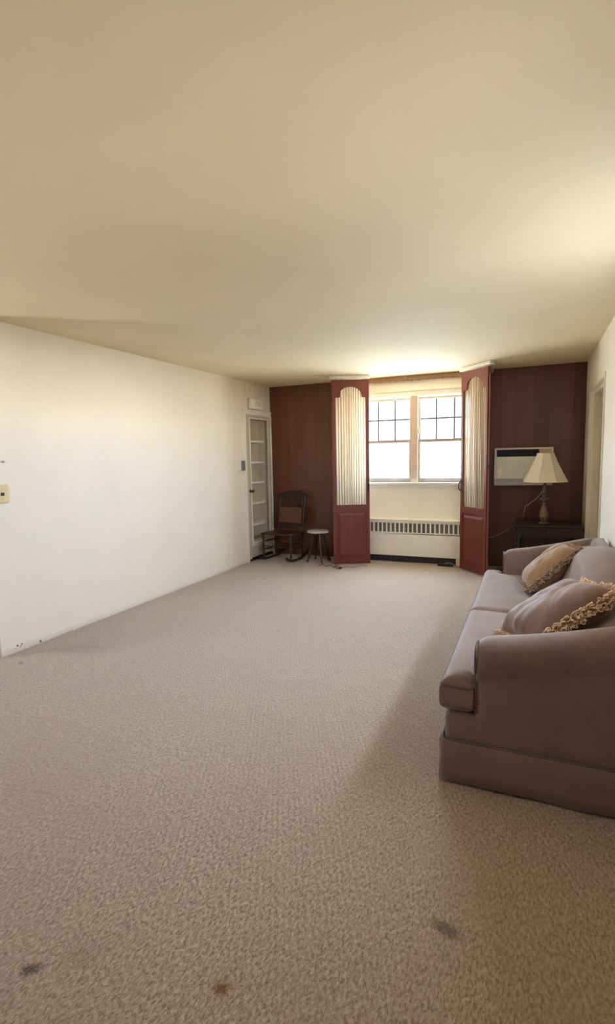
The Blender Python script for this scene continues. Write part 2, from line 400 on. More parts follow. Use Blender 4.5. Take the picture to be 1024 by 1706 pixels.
# ------------------------------------------------------------ window_1
win = empty('window_1', (-1.447, YB, 1.0)); win['kind'] = 'structure'
def wpart(name, bm, mat, par=win):
    for v in bm.verts: v.co -= Vector((-1.447, YB, 1.0))
    return link(name, bm, mat, par)
bm = bmesh.new(); y0, y1 = YB+.0, YB+.13
box(bm, WX0, WX0+.025, y0, y1, WZ0, WZ1); box(bm, WX1-.025, WX1, y0, y1, WZ0, WZ1); box(bm, WX0, WX1, y0, y1, WZ1-.02, WZ1)
wpart('window_frame', bm, m_trim)
wpart('mullion', BX(-1.492, -1.402, YB-.012, y1, WZ0, WZ1-.005), m_mull)
bm = bmesh.new(); box(bm, WX0-.06, WX1+.06, YB-.03, YB, WZ1-.01, WZ1+.055); box(bm, WX0-.08, WX1+.08, YB-.045, YB, WZ1+.055, WZ1+.075)
bevel(wpart('head_casing', bm, m_trim), .004)
bm = bmesh.new(); box(bm, WX0-.06, WX1+.06, YB-.055, YB+.1, 1.028, 1.06); box(bm, WX0-.05, WX1+.05, YB-.02, YB, .985, 1.028)
bevel(wpart('window_sill', bm, m_trim), .005)
bm = bmesh.new(); box(bm, WX0-.055, WX0+.0, YB-.018, YB, 1.06, WZ1-.01); box(bm, WX1-.0, WX1+.055, YB-.018, YB, 1.06, WZ1-.01)
wpart('side_casing', bm, m_trim)
for (a, b) in ((WX0+.025, -1.492), (-1.402, WX1-.025)):
    # lower sash in front, upper sash behind
    bm = bmesh.new(); f0, f1 = YB+.03, YB+.06
    box(bm, a, a+.03, f0, f1, 1.06, 1.62); box(bm, b-.03, b, f0, f1, 1.06, 1.62)
    box(bm, a+.03, b-.03, f0, f1, 1.06, 1.115); box(bm, a+.03, b-.03, f0, f1, 1.585, 1.62)
    lo = wpart('lower_sash', bm, m_sash)
    wpart('pane', BX(a+.03, b-.03, YB+.043, YB+.047, 1.115, 1.585), m_glass, lo)
    bm = bmesh.new(); f0, f1 = YB+.066, YB+.096
    box(bm, a, a+.028, f0, f1, 1.59, 2.17); box(bm, b-.028, b, f0, f1, 1.59, 2.17)
    box(bm, a+.028, b-.028, f0, f1, 1.59, 1.625); box(bm, a+.028, b-.028, f0, f1, 2.14, 2.17)
    us = wpart('upper_sash', bm, m_sash)
    bm = bmesh.new()
    for k in (1, 2):
        xm = a + (b-a)*k/3; box(bm, xm-.010, xm+.010, f0+.004, f1-.004, 1.625, 2.14)
    box(bm, a+.028, b-.028, f0+.003, f1-.003, 1.880, 1.900)
    wpart('muntin', bm, m_munt, us)
    wpart('pane', BX(a+.028, b-.028, f0+.013, f0+.017, 1.625, 2.14), m_glass, us)
    xm = (a+b)/2
wl = bmesh.new(); box(wl, -1.40, -1.385, YB+.005, YB+.028, 1.70, 1.76); wpart('sash_latch', wl, m_brass)

# curtain track at the ceiling
t = tag(empty('curtain_track', (-1.42, YB-.05, H)), 'worn brown curtain track with brass brackets fixed along the ceiling above the window', 'curtain track')
bm = bmesh.new(); box(bm, -.82, .86, -.015, .015, -.055, -.0)
box(bm, -.82, .86, -.022, -.015, -.052, -.045); link('rail', bm, m_track, t)
for x in (-.12, .62):
    bm = bmesh.new(); tube(bm, [(x, -.024, -.012), (x, -.05, -.018), (x, -.05, -.04)], .007, 8); link('bracket', bm, m_brass, t, 40)
for i in range(16):
    x = -.74+i*.1+random.uniform(-.02, .02); link('glider', tube(bmesh.new(), [(x, -.02, -.055), (x+.004, -.02, -.072)], .005, 6), m_track, t, 40)

# ------------------------------------------------------------ radiator cover
rad = tag(empty('radiator_cover', (-1.46, YB-.06, 0)), 'white enamelled radiator cover with a row of upright grille slots under the window', 'radiator')
rx0, rx1 = -.76, .71; fy = -.065
bm = bmesh.new(); box(bm, rx0, rx1, fy, .058, .085, .385); box(bm, rx0, rx1, fy, .058, .54, .562)
box(bm, rx0, rx0+.015, fy, .058, .385, .54); box(bm, rx1-.015, rx1, fy, .058, .385, .54)
bevel(link('cabinet', bm, m_rad, rad), .006)
bm = bmesh.new(); box(bm, rx0-.015, rx1+.01, fy-.018, .058, .562, .575); bevel(link('top_ledge', bm, m_rad, rad), .004)
link('fin_core', BX(rx0+.015, rx1-.015, -.035, .0, .385, .54), m_fin, rad)
bm = bmesh.new(); pit = .0582; x = rx0+.02; 
slots = []
while x+pit < rx1-.005: slots.append(x); x += pit
box(bm, rx0+.015, rx1-.015, fy, fy+.012, .385, .402); box(bm, rx0+.015, rx1-.015, fy, fy+.012, .525, .54)
for s in slots + [x]:
    box(bm, s-.008, s+.010, fy, fy+.012, .402, .525)
link('grille', bm, m_rad, rad)
bm = bmesh.new(); box(bm, rx0, .575, fy+.006, fy+.03, 0, .085); link('kick_gap_shade', bm, m_kick_gap_shade, rad)  # navy strip paints the shaded gap under the cover
bm = bmesh.new(); box(bm, .575, rx1, fy, .058, 0, .085); link('end_foot', bm, m_rad, rad)

# ------------------------------------------------------------ folding window screens (bi-fold mahogany leaves)
LW, LH = .475, 2.385
def arch(u):
    c = LW/2; hw = c-.042; t = abs(u-c)/hw
    if t > .70: return 2.165
    return 2.165+.03+.105*math.sqrt(max(0, 1-(t/.72)**2))
def leaf_frame(th=.03):
    bm = bmesh.new(); s = .042
    def q(a, b, z0a, z1a, z0b=None, z1b=None):
        z0b = z0a if z0b is None else z0b; z1b = z1a if z1b is None else z1b
        bm.faces.new([bm.verts.new(p) for p in ((a, 0, z0a), (b, 0, z0b), (b, 0, z1b), (a, 0, z1a))])
    zs = [.015, .085, .70, .79, 2.165, LH]
    for i in range(len(zs)-1):
        q(0, s, zs[i], zs[i+1]); q(LW-s, LW, zs[i], zs[i+1])
    N = 40; us = [s+(LW-2*s)*i/N for i in range(N+1)]
    c = LW/2; hw = c-s
    for i in range(N):
        a, b = us[i], us[i+1]
        q(a, b, .015, .085); q(a, b, .70, .79)
        q(a, b, arch(a), LH, arch(b), LH)
    bmesh.ops.remove_doubles(bm, verts=bm.verts, dist=1e-5)
    g = bmesh.ops.extrude_face_region(bm, geom=bm.faces[:])
    for v in g['geom']:
        if isinstance(v, bmesh.types.BMVert): v.co.y += th
    return bm
def sheer(seed):
    bm = bmesh.new(); rnd = random.Random(seed); N = 150; Z = 26; G = []
    ph = rnd.random()*6
    for i in range(N+1):
        u = .036+(LW-.072)*i/N; row = []
        zt = min(arch(max(.043, min(LW-.043, u)))+.008, LH-.01)
        for j in range(Z+1):
            z = .78+(zt-.78)*j/Z
            y = .017+.0075*math.sin(u*195+ph+.8*math.sin(u*23))+.003*math.sin(u*61+z*2.2+ph)
            row.append(bm.verts.new((u+.002*math.sin(z*5+u*40), y, z)))
        G.append(row)
    for i in range(N):
        for j in range(Z): bm.faces.new((G[i][j], G[i+1][j], G[i+1][j+1], G[i][j+1]))
    return bm
def leaf(parent, P0, P1, seed, pull=False, fabric=True):
    """leaf whose front face runs P0 -> P1 (left to right as seen from the room)"""
    ang = math.atan2(P1[1]-P0[1], P1[0]-P0[0]); b = parent.location
    fr = bevel(link('leaf', leaf_frame(), m_shut, parent), .003)
    fr.location = (P0[0]-b[0], P0[1]-b[1], 0); fr.rotation_euler = (0, 0, ang)
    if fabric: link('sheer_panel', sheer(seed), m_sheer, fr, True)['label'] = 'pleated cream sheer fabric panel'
    bm = bmesh.new(); a, c = .04, LW-.04
    box(bm, a, c, .010, .020, .083, .702)
    # raised field with sloped border
    r1 = [(a+.015, .010, .10), (c-.015, .010, .10), (c-.015, .010, .685), (a+.015, .010, .685)]
    r2 = [(a+.045, .002, .13), (c-.045, .002, .13), (c-.045, .002, .655), (a+.045, .002, .655)]
    loft(bm, [r1, r2]); link('raised_panel', bm, m_shut, fr)
    if pull is not False:
        bm = bmesh.new(); tube(bm, smooth_pts([(pull, -.002, .98), (pull, -.028, 1.0), (pull, -.03, 1.06), (pull, -.002, 1.09)], 5), .007, 8)
        box(bm, pull-.01, pull+.01, -.004, 0, .96, 1.11); link('pull_handle', bm, m_black, fr, 40)
    return fr
sl = tag(empty('folding_screen', (-2.36, 6.28, 0)), 'mahogany folding shutter screen with arched sheer panel left of the window, beside the stool', 'folding screen', 'folding shutter screens')
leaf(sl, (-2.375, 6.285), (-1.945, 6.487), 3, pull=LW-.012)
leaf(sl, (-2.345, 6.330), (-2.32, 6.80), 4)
bm = bmesh.new(); tube(bm, [(-.020, .016, .05), (-.020, .016, 1.02)], .003, 6); tube(bm, [(-.020, .016, 1.06), (-.020, .016, 2.1)], .003, 6)
link('hinge_light_strip', bm, m_hinge_light, sl, 40)  # pale strip paints the sliver of light between the leaves
sr = tag(empty('folding_screen', (-.48, 6.18, 0)), 'mahogany folding shutter screen with arched sheer panel right of the window, beside the sofa', 'folding screen', 'folding shutter screens')
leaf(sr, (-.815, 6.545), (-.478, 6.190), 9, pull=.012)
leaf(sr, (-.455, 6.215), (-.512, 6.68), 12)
bm = bmesh.new(); tube(bm, [(.012, .012, .05), (.012, .012, 1.25)], .003, 6); tube(bm, [(.012, .012, 1.3), (.012, .012, 2.3)], .003, 6)
link('hinge_light_strip', bm, m_hinge_light, sr, 40)
# white ceiling strips that the leaves fold under
def strip(name, pts, wd=.05, z0=2.395):
    bm = bmesh.new()
    P = [Vector((p[0], p[1], 0)) for p in pts]; L = []; Rr = []
    for i, p in enumerate(P):
        t = (P[min(i+1, len(P)-1)]-P[max(i-1, 0)]).normalized(); n = Vector((-t.y, t.x, 0))
        L.append(p+n*wd); Rr.append(p-n*.018)
    rings = [[(l.x, l.y, z0), (r.x, r.y, z0), (r.x, r.y, H-.001), (l.x, l.y, H-.001)] for l, r in zip(L, Rr)]
    loft(bm, rings); return bevel(struct(name, bm, m_trim), .006, 3)
strip('trim_1', [(-2.335, 6.86), (-2.385, 6.6), (-2.41, 6.35), (-2.39, 6.275), (-2.32, 6.30), (-1.93, 6.487)][::1][2:], .045)
strip('trim_2', [(-.83, 6.56), (-.50, 6.205), (-.465, 6.17), (-.435, 6.20), (-.44, 6.30), (-.50, 6.84)], .045)
bevel(struct('trim_3', BX(-2.345, -2.305, 6.80, YB-.022, 0, 2.40), m_shut), .004)
bevel(struct('trim_4', BX(-.55, -.505, 6.69, YB-.022, 0, 2.40), m_shut), .004)

# ------------------------------------------------------------ shelf cupboard with glazed-style open door in the left wall
cb = tag(empty('corner_cupboard', (XL, 6.5, 0)), 'cream painted built-in cupboard with open shelves in the left wall corner', 'cupboard')
def cpart(name, bm, mat, par=cb, smooth=None):
    for v in bm.verts: v.co -= Vector((XL, 6.5, 0))
    return link(name, bm, mat, par, smooth)
bm = bmesh.new(); box(bm, XL, XL+.018, 6.045, 6.105, 0, 2.06); box(bm, XL, XL+.018, 6.105, YB-.03, 2.012, 2.065)
box(bm, XL, XL+.018, 6.815, YB-.025, 0, 2.012); box(bm, XL, XL+.026, 6.035, YB-.03, 2.065, 2.078)
bevel(cpart('casing', bm, m_trim), .003)
# door leaf: stiles and rails around a tall opening
bm = bmesh.new(); d0, d1 = XL-.012, XL+.010
oy0, oy1, oz0, oz1 = 6.215, 6.735, .22, 1.955
box(bm, d0, d1, 6.115, oy0, .05, 2.0); box(bm, d0, d1, oy1, 6.808, .05, 2.0)
box(bm, d0, d1, oy0, oy1, .05, oz0); box(bm, d0, d1, oy0, oy1, oz1, 2.0)
door = bevel(cpart('door', bm, m_door), .003)
bm = bmesh.new(); mw = .014
box(bm, d1, d1+.008, oy0-mw, oy0, oz0-mw, oz1+mw); box(bm, d1, d1+.008, oy1, oy1+mw, oz0-mw, oz1+mw)
box(bm, d1, d1+.008, oy0, oy1, oz0-mw, oz0); box(bm, d1, d1+.008, oy0, oy1, oz1, oz1+mw)
bevel(cpart('moulding', bm, m_trim, door), .003)
bm = bmesh.new(); kx = Matrix.Translation((d1, 6.178, .975)) @ Matrix.Rotation(R(90), 4, 'Y')
lathe(bm, [(.022, 0), (.022, .004), (.009, .006), (.008, .028), (.019, .036), (.023, .047), (.018, .057), (.002, .060)], 20)
for v in bm.verts: v.co = kx @ v.co
cpart('knob', bm, simple('dark_brass', srgb(92, 76, 52), .35, .7), door, 40)
for z in (1.72, .35):
    bm = bmesh.new(); tube(bm, [(XL+.022, 6.812, z-.045), (XL+.022, 6.812, z+.045)], .007, 8); box(bm, XL+.010, XL+.02, 6.795, 6.83, z-.04, z+.04)
    cpart('hinge', bm, m_trim, door, 40)
bm = bmesh.new(); n0 = XL-.185
box(bm, n0, n0+.01, 6.195, 6.795, .03, 1.995); box(bm, n0+.01, XL-.014, 6.195, 6.205, .03, 1.995); box(bm, n0+.01, XL-.014, 6.785, 6.795, .03, 1.995)
box(bm, n0+.01, XL-.014, 6.205, 6.785, 1.985, 1.995)
cpart('niche', bm, m_door)
for z in (1.65, 1.36, 1.08, .79, .49, .225):
    bm = bmesh.new(); N = 14
    fr = [(XL-.085+.075*math.sin(math.pi*i/N)**.8 if 0 < i < N else XL-.085, 6.206+.578*i/N) for i in range(N+1)]
    outl = fr + [(n0+.011, 6.784), (n0+.011, 6.206)]
    lo = [(x, y, z-.013) for x, y in outl]; hi = [(x, y, z+.013) for x, y in outl]
    loft(bm, [lo, hi]); cpart('shelf', bm, m_trim)
cpart('door_gap_shade', BX(XL-.18, XL+.006, 6.11, 6.81, 0.001, .03), m_black)  # black strip stands in for the shaded gap below the cupboard door

# doorbell chime above the cupboard
ch = tag(empty('door_chime', (XL, 6.35, 2.152)), 'cream box-shaped door chime on the wall above the corner cupboard', 'door chime')
bm = rbox(bmesh.new(), .008, .075, -.15, .15, -.068, .068, .016, 3); link('cover', bm, m_trim, ch, 50)
link('backplate', BX(0.0005, .008, -.155, .155, -.072, .072), m_door, ch)
bm = bmesh.new()
for i in range(5): box(bm, .0745, .0762, -.06+i*.03, -.05+i*.03, -.035, .035)
link('sound_slot', bm, m_door, ch)
# grey metal switch
sw = tag(empty('wall_switch', (XL, 5.965, 1.325)), 'grey metal surface-mounted wall switch box just left of the corner cupboard', 'switch')
bm = rbox(bmesh.new(), .0005, .035, -.055, .055, -.07, .07, .006, 2); link('box', bm, m_trim, sw, 40)
bm = rbox(bmesh.new(), .034, .042, -.05, .05, -.066, .066, .0035, 2); link('cover_plate', bm, m_steel, sw, 40)
bm = bmesh.new(); box(bm, .042, .052, -.006, .006, -.004, .012); link('toggle', bm, m_steel, sw)
for z in (-.045, .045):
    bm = lathe(bmesh.new(), [(.004, 0), (.004, .002)], 10)
    for v in bm.verts: v.co = Vector((.042+v.co.z, v.co.x, v.co.y+z))
    link('screw', bm, m_black, sw)
# ivory wall jack at the picture's left edge
jk = tag(empty('wall_jack', (XL, 2.575, 1.20)), 'ivory rounded wall jack plate with a dark socket near the left wall end', 'wall jack')
def rrect(x, a, b, c, n=7):
    return [(x, sy_*(a-c)+c*math.cos(t), sz_*(b-c)+c*math.sin(t)) for (sy_, sz_, t0) in ((1, 1, 0), (-1, 1, math.pi/2), (-1, -1, math.pi), (1, -1, 1.5*math.pi)) for t in [t0+math.pi/2*i/n for i in range(n+1)]]
bm = loft(bmesh.new(), [rrect(.0005, .057, .070, .022), rrect(.010, .056, .069, .022), rrect(.016, .052, .065, .019), rrect(.018, .045, .058, .014)]); link('plate', bm, m_plate, jk, 50)
link('socket', BX(.0178, .0195, -.022, .006, -.012, .012), m_black, jk)
for z in (-.035, .035): link('screw', BX(.0178, .019, -.012, -.006, z-.003, z+.003), m_steel, jk)

# ------------------------------------------------------------ recessed door in the right wall
dr = empty('door_1', (XR, 5.7, 0)); dr['kind'] = 'structure'
def dpart(name, bm, mat, par=dr, smooth=None):
    for v in bm.verts: v.co -= Vector((XR, 5.7, 0))
    return link(name, bm, mat, par, smooth)
dx = XR+.10
dpart('door_leaf', BX(dx, dx+.04, 5.13, 6.275, .01, 2.02), m_door)
bm = bmesh.new(); box(bm, XR+.03, dx, 5.10, 5.13, 0, 2.04); box(bm, XR+.03, dx, 6.275, 6.305, 0, 2.04); box(bm, XR+.03, dx, 5.13, 6.275, 2.015, 2.045)
dpart('door_stop', bm, m_white)
bm = bmesh.new(); box(bm, XR-.010, XR, 5.055, 5.092, 0, 2.085); box(bm, XR-.010, XR, 6.308, 6.345, 0, 2.085); box(bm, XR-.010, XR, 5.092, 6.308, 2.048, 2.085)
dpart('door_casing', bm, m_white)
bm = bmesh.new(); tube(bm, [(dx-.001, 5.2, .98), (dx-.05, 5.2, .98)], [.012, .024], 14); dpart('door_knob', bm, m_brass, smooth=40)

# low baseboards
struct('baseboard_right', BX(XR-.012, XR, -.5, 5.05, 0, .09), m_white)

# ------------------------------------------------------------ through-wall air conditioner
ac = tag(empty('air_conditioner', (-.116, YB-.022, 1.03)), 'white through-wall air conditioner with black top grille in the dark panelling', 'air conditioner')
w2 = .327; d = -.07
bm = bmesh.new(); box(bm, -w2, -w2+.022, d, 0, 0, .45); box(bm, w2-.022, w2, d, 0, 0, .45); box(bm, -w2+.022, w2-.022, d, 0, .43, .45); box(bm, -w2+.022, w2-.022, d, 0, 0, .012)
bevel(link('frame', bm, m_acf, ac), .004)
gr = link('grille', BX(-w2+.022, w2-.022, d+.016, 0, .345, .43), m_black, ac)
bm = bmesh.new()
for i in range(6): box(bm, -w2+.022, w2-.16, d+.006, d+.016, .352+i*.013, .356+i*.013)
link('louver', bm, m_black, gr)
link('control_strip', BX(w2-.155, w2-.022, d+.010, d+.016, .385, .43), m_mull, gr)
bm = rbox(bmesh.new(), -w2+.022, w2-.022, d-.004, -.001, .075, .345, .008, 2); link('front_panel', bm, m_ac, ac, 40)
bm = bmesh.new(); box(bm, -w2+.0, w2, d-.012, -.001, 0.0, .07); bevel(link('lower_ledge', bm, m_acb, ac), .006)
bm = bmesh.new(); pts = [(-.290, .085), (-.262, .085), (-.255, .115), (-.235, .135), (-.232, .175), (-.25, .205), (-.272, .2), (-.290, .21)]  # white shape added to paint the glare on the front panel
loft(bm, [[(x, d-.0045, z) for x, z in pts], [(x, d-.0060, z) for x, z in pts]]); link('glare_patch', bm, m_glare_bulb, ac)['label'] = 'white patch painting glare on the panel'

# ------------------------------------------------------------ side table and lamp
tb = tag(empty('side_table', (.165, 6.50, 0)), 'dark wooden side table under the lamp against the dark panelling', 'table')
tx, ty, tz = .34, .30, .62
bm = rbox(bmesh.new(), -tx, tx, -ty, ty, tz-.022, tz, .006, 2); link('tabletop', bm, m_table, tb, 40)
bm = bmesh.new(); box(bm, -tx+.03, -tx+.05, -ty+.03, ty-.03, tz-.13, tz-.022); box(bm, tx-.05, tx-.03, -ty+.03, ty-.03, tz-.13, tz-.022); box(bm, -tx+.05, tx-.05, ty-.05, ty-.03, tz-.13, tz-.022)
box(bm, -tx+.05, tx-.05, -ty+.03, -ty+.045, tz-.13, tz-.115); link('apron', bm, m_table, tb)
dw = bevel(link('drawer', BX(-tx+.055, tx-.055, -ty+.022, -ty+.06, tz-.112, tz-.026), m_table, tb), .003)
bm = bmesh.new(); lathe(bm, [(.006, 0), (.012, .012), (.010, .02), (.002, .022)], 14)
for v in bm.verts: v.co = Vector((v.co.x, -ty+.022-v.co.z, v.co.y+tz-.07))
link('knob', bm, m_bronze, dw, 40)
for sx_ in (-1, 1):
    for sy_ in (-1, 1):
        bm = bmesh.new(); cx, cyy = sx_*(tx-.04), sy_*(ty-.04)
        lathe(bm, [(.012, 0), (.017, .02), (.014, .05), (.02, .16), (.016, .25), (.024, .36), (.018, .44), (.022, .46)], 14, (cx, cyy, 0)); box(bm, cx-.022, cx+.022, cyy-.022, cyy+.022, .46, tz-.022)
        link('leg', bm, m_table, tb, 35)
bm = bmesh.new(); box(bm, -tx+.03, tx-.03, -ty+.03, ty-.03, .14, .158); link('lower_shelf', bm, m_table, tb)
for x in (-.2, -.07, .07, .2):
    pass

lp = tag(empty('table_lamp', (.12, 6.40, tz)), 'table lamp with bronze urn base and cream bell shade on the side table', 'lamp')
bm = bmesh.new()
lathe(bm, [(.052, 0), (.055, .008), (.050, .016), (.040, .022), (.045, .035), (.054, .065), (.056, .095), (.050, .13), (.038, .165), (.022, .20), (.016, .215), (.020, .222), (.018, .232), (.014, .245)], 28)
for v in bm.verts:
    if .03 < v.co.z < .18:
        a_ = math.atan2(v.co.y, v.co.x); k_ = 1+.05*math.sin(a_*7+v.co.z*60); v.co.x *= k_; v.co.y *= k_
link('urn_base', bm, m_bronze, lp, 60)
bm = bmesh.new(); lathe(bm, [(.014, .245), (.022, .25), (.045, .262), (.052, .275), (.050, .288), (.030, .298), (.024, .31), (.030, .322), (.022, .332), (.018, .34)], 28); link('collar', bm, m_bronze, lp, 60)
bm = bmesh.new(); lathe(bm, [(.018, .34), (.021, .36), (.020, .40), (.016, .43), (.022, .44), (.012, .45), (.010, .47), (.010, .62)], 20); link('stem', bm, m_bronze, lp, 60)
bm = bmesh.new(); n8 = 8; zb, zt = .475, .79; prof = []
for i in range(13):
    t_ = i/12; r_ = .088+(.238-.088)*(1-t_)**1.15; prof.append((r_, zb+(zt-zb)*t_))
def octo(r, z): return [(r*math.cos(2*math.pi*(k+.5)/n8+.1), r*math.sin(2*math.pi*(k+.5)/n8+.1), z) for k in range(n8)]
loft(bm, [octo(r, z) for r, z in prof]+[octo(r-.004, z) for r, z in reversed(prof)]+[octo(*prof[0])], caps=False)
sh = link('lamp_shade', bm, m_shade, lp, 22)
bm = bmesh.new()
for k in range(n8): tube(bm, [Vector(octo(r+.001, z)[k]) for r, z in prof], .0025, 5)
for r, z in (prof[0], prof[-1]): tube(bm, [Vector(p) for p in octo(r+.001, z)+octo(r+.001, z)[:1]], .004, 5)
link('seam_tape', bm, m_shade, sh, 40)
bm = bmesh.new(); tube(bm, [(.009, 0, .55), (.05, 0, .60), (.055, 0, .68), (.01, 0, .77), (0, 0, .785)], .002, 6); tube(bm, [(-.009, 0, .55), (-.05, 0, .60), (-.055, 0, .68), (-.01, 0, .77)], .002, 6)
tube(bm, [(0, -.086, .782), (0, .086, .782)], .002, 5); link('harp', bm, m_brass, lp, 40)
bm = bmesh.new(); lathe(bm, [(.012, .48), (.014, .50), (.014, .53), (.024, .57), (.03, .60), (.024, .635), (.004, .65)], 18); link('light_bulb', bm, m_glare_bulb, lp, 50)
bm = bmesh.new(); tube(bm, smooth_pts([(-.012, .0, .385), (-.05, .02, .32), (-.09, .06, .27), (-.165, .14, .20), (-.20, .20, .16), (-.215, .24, .06), (-.22, .30, -.01), (-.22, .375, -.05), (-.22, .405, -.2)], 8), .0045, 8)
link('cord', bm, m_cordw, lp, True)

# cord of the air conditioner, running behind the screen to the table
cr = link('power_cord', tube(bmesh.new(), smooth_pts([(-.49, 6.835, .36), (-.40, 6.83, .40), (-.30, 6.825, .46), (-.22, 6.81, .515), (-.19, 6.83, .40), (-.17, 6.835, .2), (-.15, 6.835, .05)], 8), .005, 8), m_cordw, None, True)
tag(cr, 'pale cord slanting across the dark panelling from screen to side table', 'cord')
# white cord along the radiator kick
rc = tag(empty('extension_cord', (-1.0, 6.69, 0)), 'pale cord lying along the radiator base with a loop and black plug', 'cord')
link('cord', tube(bmesh.new(), smooth_pts([(-1.15, .015, .006), (-.8, .03, .006), (-.5, .01, .006), (-.2, .03, .006), (-.05, .0, .012), (.02, -.01, .04), (.08, -.01, .035), (.13, -.05, .006), (.19, -.10, .006)], 8), .005, 8), m_cordw, rc, True)
bm = rbox(bmesh.new(), -.10, .10, -.055, -.015, 0.001, .03, .008, 2); link('plug', bm, m_black, rc, 40)
# tangled brown cord by the stool
pts = []; rnd = random.Random(5)
base = [(-2.55, 6.15), (-2.50, 6.20), (-2.44, 6.16), (-2.39, 6.20), (-2.33, 6.14), (-2.28, 6.19), (-2.34, 6.23), (-2.30, 6.10), (-2.24, 6.07), (-2.20, 6.12), (-2.24, 6.18), (-2.31, 6.15), (-2.26, 6.12), (-2.16, 6.17), (-2.10, 6.22), (-2.02, 6.28), (-1.95, 6.33)]
pts = [(x, y, .006+.012*(i % 2)) for i, (x, y) in enumerate(base)]
bc = tag(empty('tangled_cord', (0, 0, 0)), 'thin brown cord lying tangled on the carpet before the left screen', 'cord')
bc.location = (-2.25, 6.15, 0)
link('cord', tube(bmesh.new(), smooth_pts([(x+2.25, y-6.15, z) for x, y, z in pts], 8), .0042, 6), m_cordb, bc, True)
bm = rbox(bmesh.new(), .015, .05, -.085, -.055, .001, .024, .006, 2); link('plug', bm, m_black, bc, 40)
# dark coil of cable behind the sofa end
pts = []
for i in range(60):
    a_ = i/60*2*math.pi*3.3; r_ = .055+.012*math.sin(i*1.7); pts.append((r_*1.1*math.cos(a_), r_*math.sin(a_), .008+.05*i/60+.01*math.sin(i*.9)))
cc = link('coiled_cable', tube(bmesh.new(), pts, .005, 6), m_black, None, True); cc.location = (-.37, 6.42, 0)
tag(cc, 'coil of dark cable on the carpet behind the right screen foot', 'cable')

# ------------------------------------------------------------ rocking chair
rk = tag(empty('rocking_chair', (-3.19, 6.47, 0), R(-7)), 'dark wooden armless rocking chair with brown back pad in the corner', 'chair')
SW = .225
for s in (-1, 1):
    fx, bx = s*SW, s*(SW-.02)
    pr = [(fx, -.30, .075), (fx, -.22, .028), (fx, -.10, .013), (fx, .05, .013), (bx, .20, .035), (bx, .32, .085), (bx, .38, .125)]
    pp = smooth_pts(pr, 6); bm = bmesh.new()
    rings = []
    for p in pp: rings.append([(p.x-.012, p.y, p.z-.013), (p.x+.012, p.y, p.z-.013), (p.x+.012, p.y, p.z+.016), (p.x-.012, p.y, p.z+.016)])
    loft(bm, rings); link('rocker', bm, m_dark, rk, 40)
    bm = bmesh.new(); lathe(bm, [(.013, .03), (.017, .06), (.014, .1), (.021, .2), (.014, .26), (.020, .33), (.016, .365)], 14, (fx, -.185, 0)); link('front_leg', bm, m_dark, rk, 40)
    bm = bmesh.new(); tube(bm, smooth_pts([(bx, .15, .035), (bx, .16, .2), (bx, .17, .37), (bx, .205, .62), (bx, .255, .88)], 5), [.014+.003*math.sin(i) for i in range(21)], 10); link('back_post', bm, m_dark, rk, 40)
    for z in (.15, .26):
        bm = bmesh.new(); tube(bm, [(fx, -.185, z), ((fx+bx)/2, -.01, z+.005), (bx, .16, z)], [.008, .012, .008], 8); link('side_stretcher', bm, m_dark, rk, 40)
bm = bmesh.new(); tube(bm, [(-SW, -.185, .2), (0, -.185, .2), (SW, -.185, .2)], [.008, .013, .008], 8); link('front_stretcher', bm, m_dark, rk, 40)
bm = bmesh.new(); tube(bm, [(-SW+.02, .16, .19), (SW-.02, .16, .19)], .009, 8); link('rear_stretcher', bm, m_dark, rk, 40)
bm = rbox(bmesh.new(), -SW-.025, SW+.025, -.215, .185, .362, .388, .011, 3)
for v in bm.verts:
    if v.co.y > 0: v.co.x *= 1-.12*v.co.y/.185
    v.co.z -= .010*(1-(v.co.x/.25)**2)*(1 if v.co.z > .37 else 0)
link('seat', bm, m_dark, rk, 50)
bm = bmesh.new(); rings = []                          # crest rail with raised middle
N = 24
for i in range(N+1):
    t_ = i/N*2-1; x = t_*(SW+.005); zt = .895+.05*math.cos(t_*math.pi/2)**1.2-.01*(abs(t_) > .93); y = .252+.02*(1-t_*t_)
    rings.append([(x, y-.009, .83), (x, y+.009, .83), (x, y+.018, zt), (x, y, zt)])
loft(bm, rings); link('crest_rail', bm, m_dark, rk, 40)
bm = bmesh.new(); rings = []
for i in range(13):
    t_ = i/6-1; x = t_*(SW-.02); y = .175+.012*(1-t_*t_); rings.append([(x, y-.008, .44), (x, y+.008, .44), (x, y+.014, .485), (x, y-.002, .485)])
loft(bm, rings); link('lower_rail', bm, m_dark, rk, 40)
for i in range(6):
    x = -.15+.06*i; bm = bmesh.new(); tube(bm, smooth_pts([(x, .19, .48), (x, .218, .66), (x*1.03, .268, .84)], 5), [.006, .007, .008, .009, .009, .009, .009, .008, .007, .006, .006], 8); link('spindle', bm, m_dark, rk, 40)
bm = rbox(bmesh.new(), -.185, .185, -.022, .012, -.115, .115, .016, 4)
pd = link('back_pad', bm, m_pad, rk, 60); pd.location = (0, .178, .60); pd.rotation_euler = (R(-10), 0, 0); pd['label'] = 'faded brown fabric back pad'

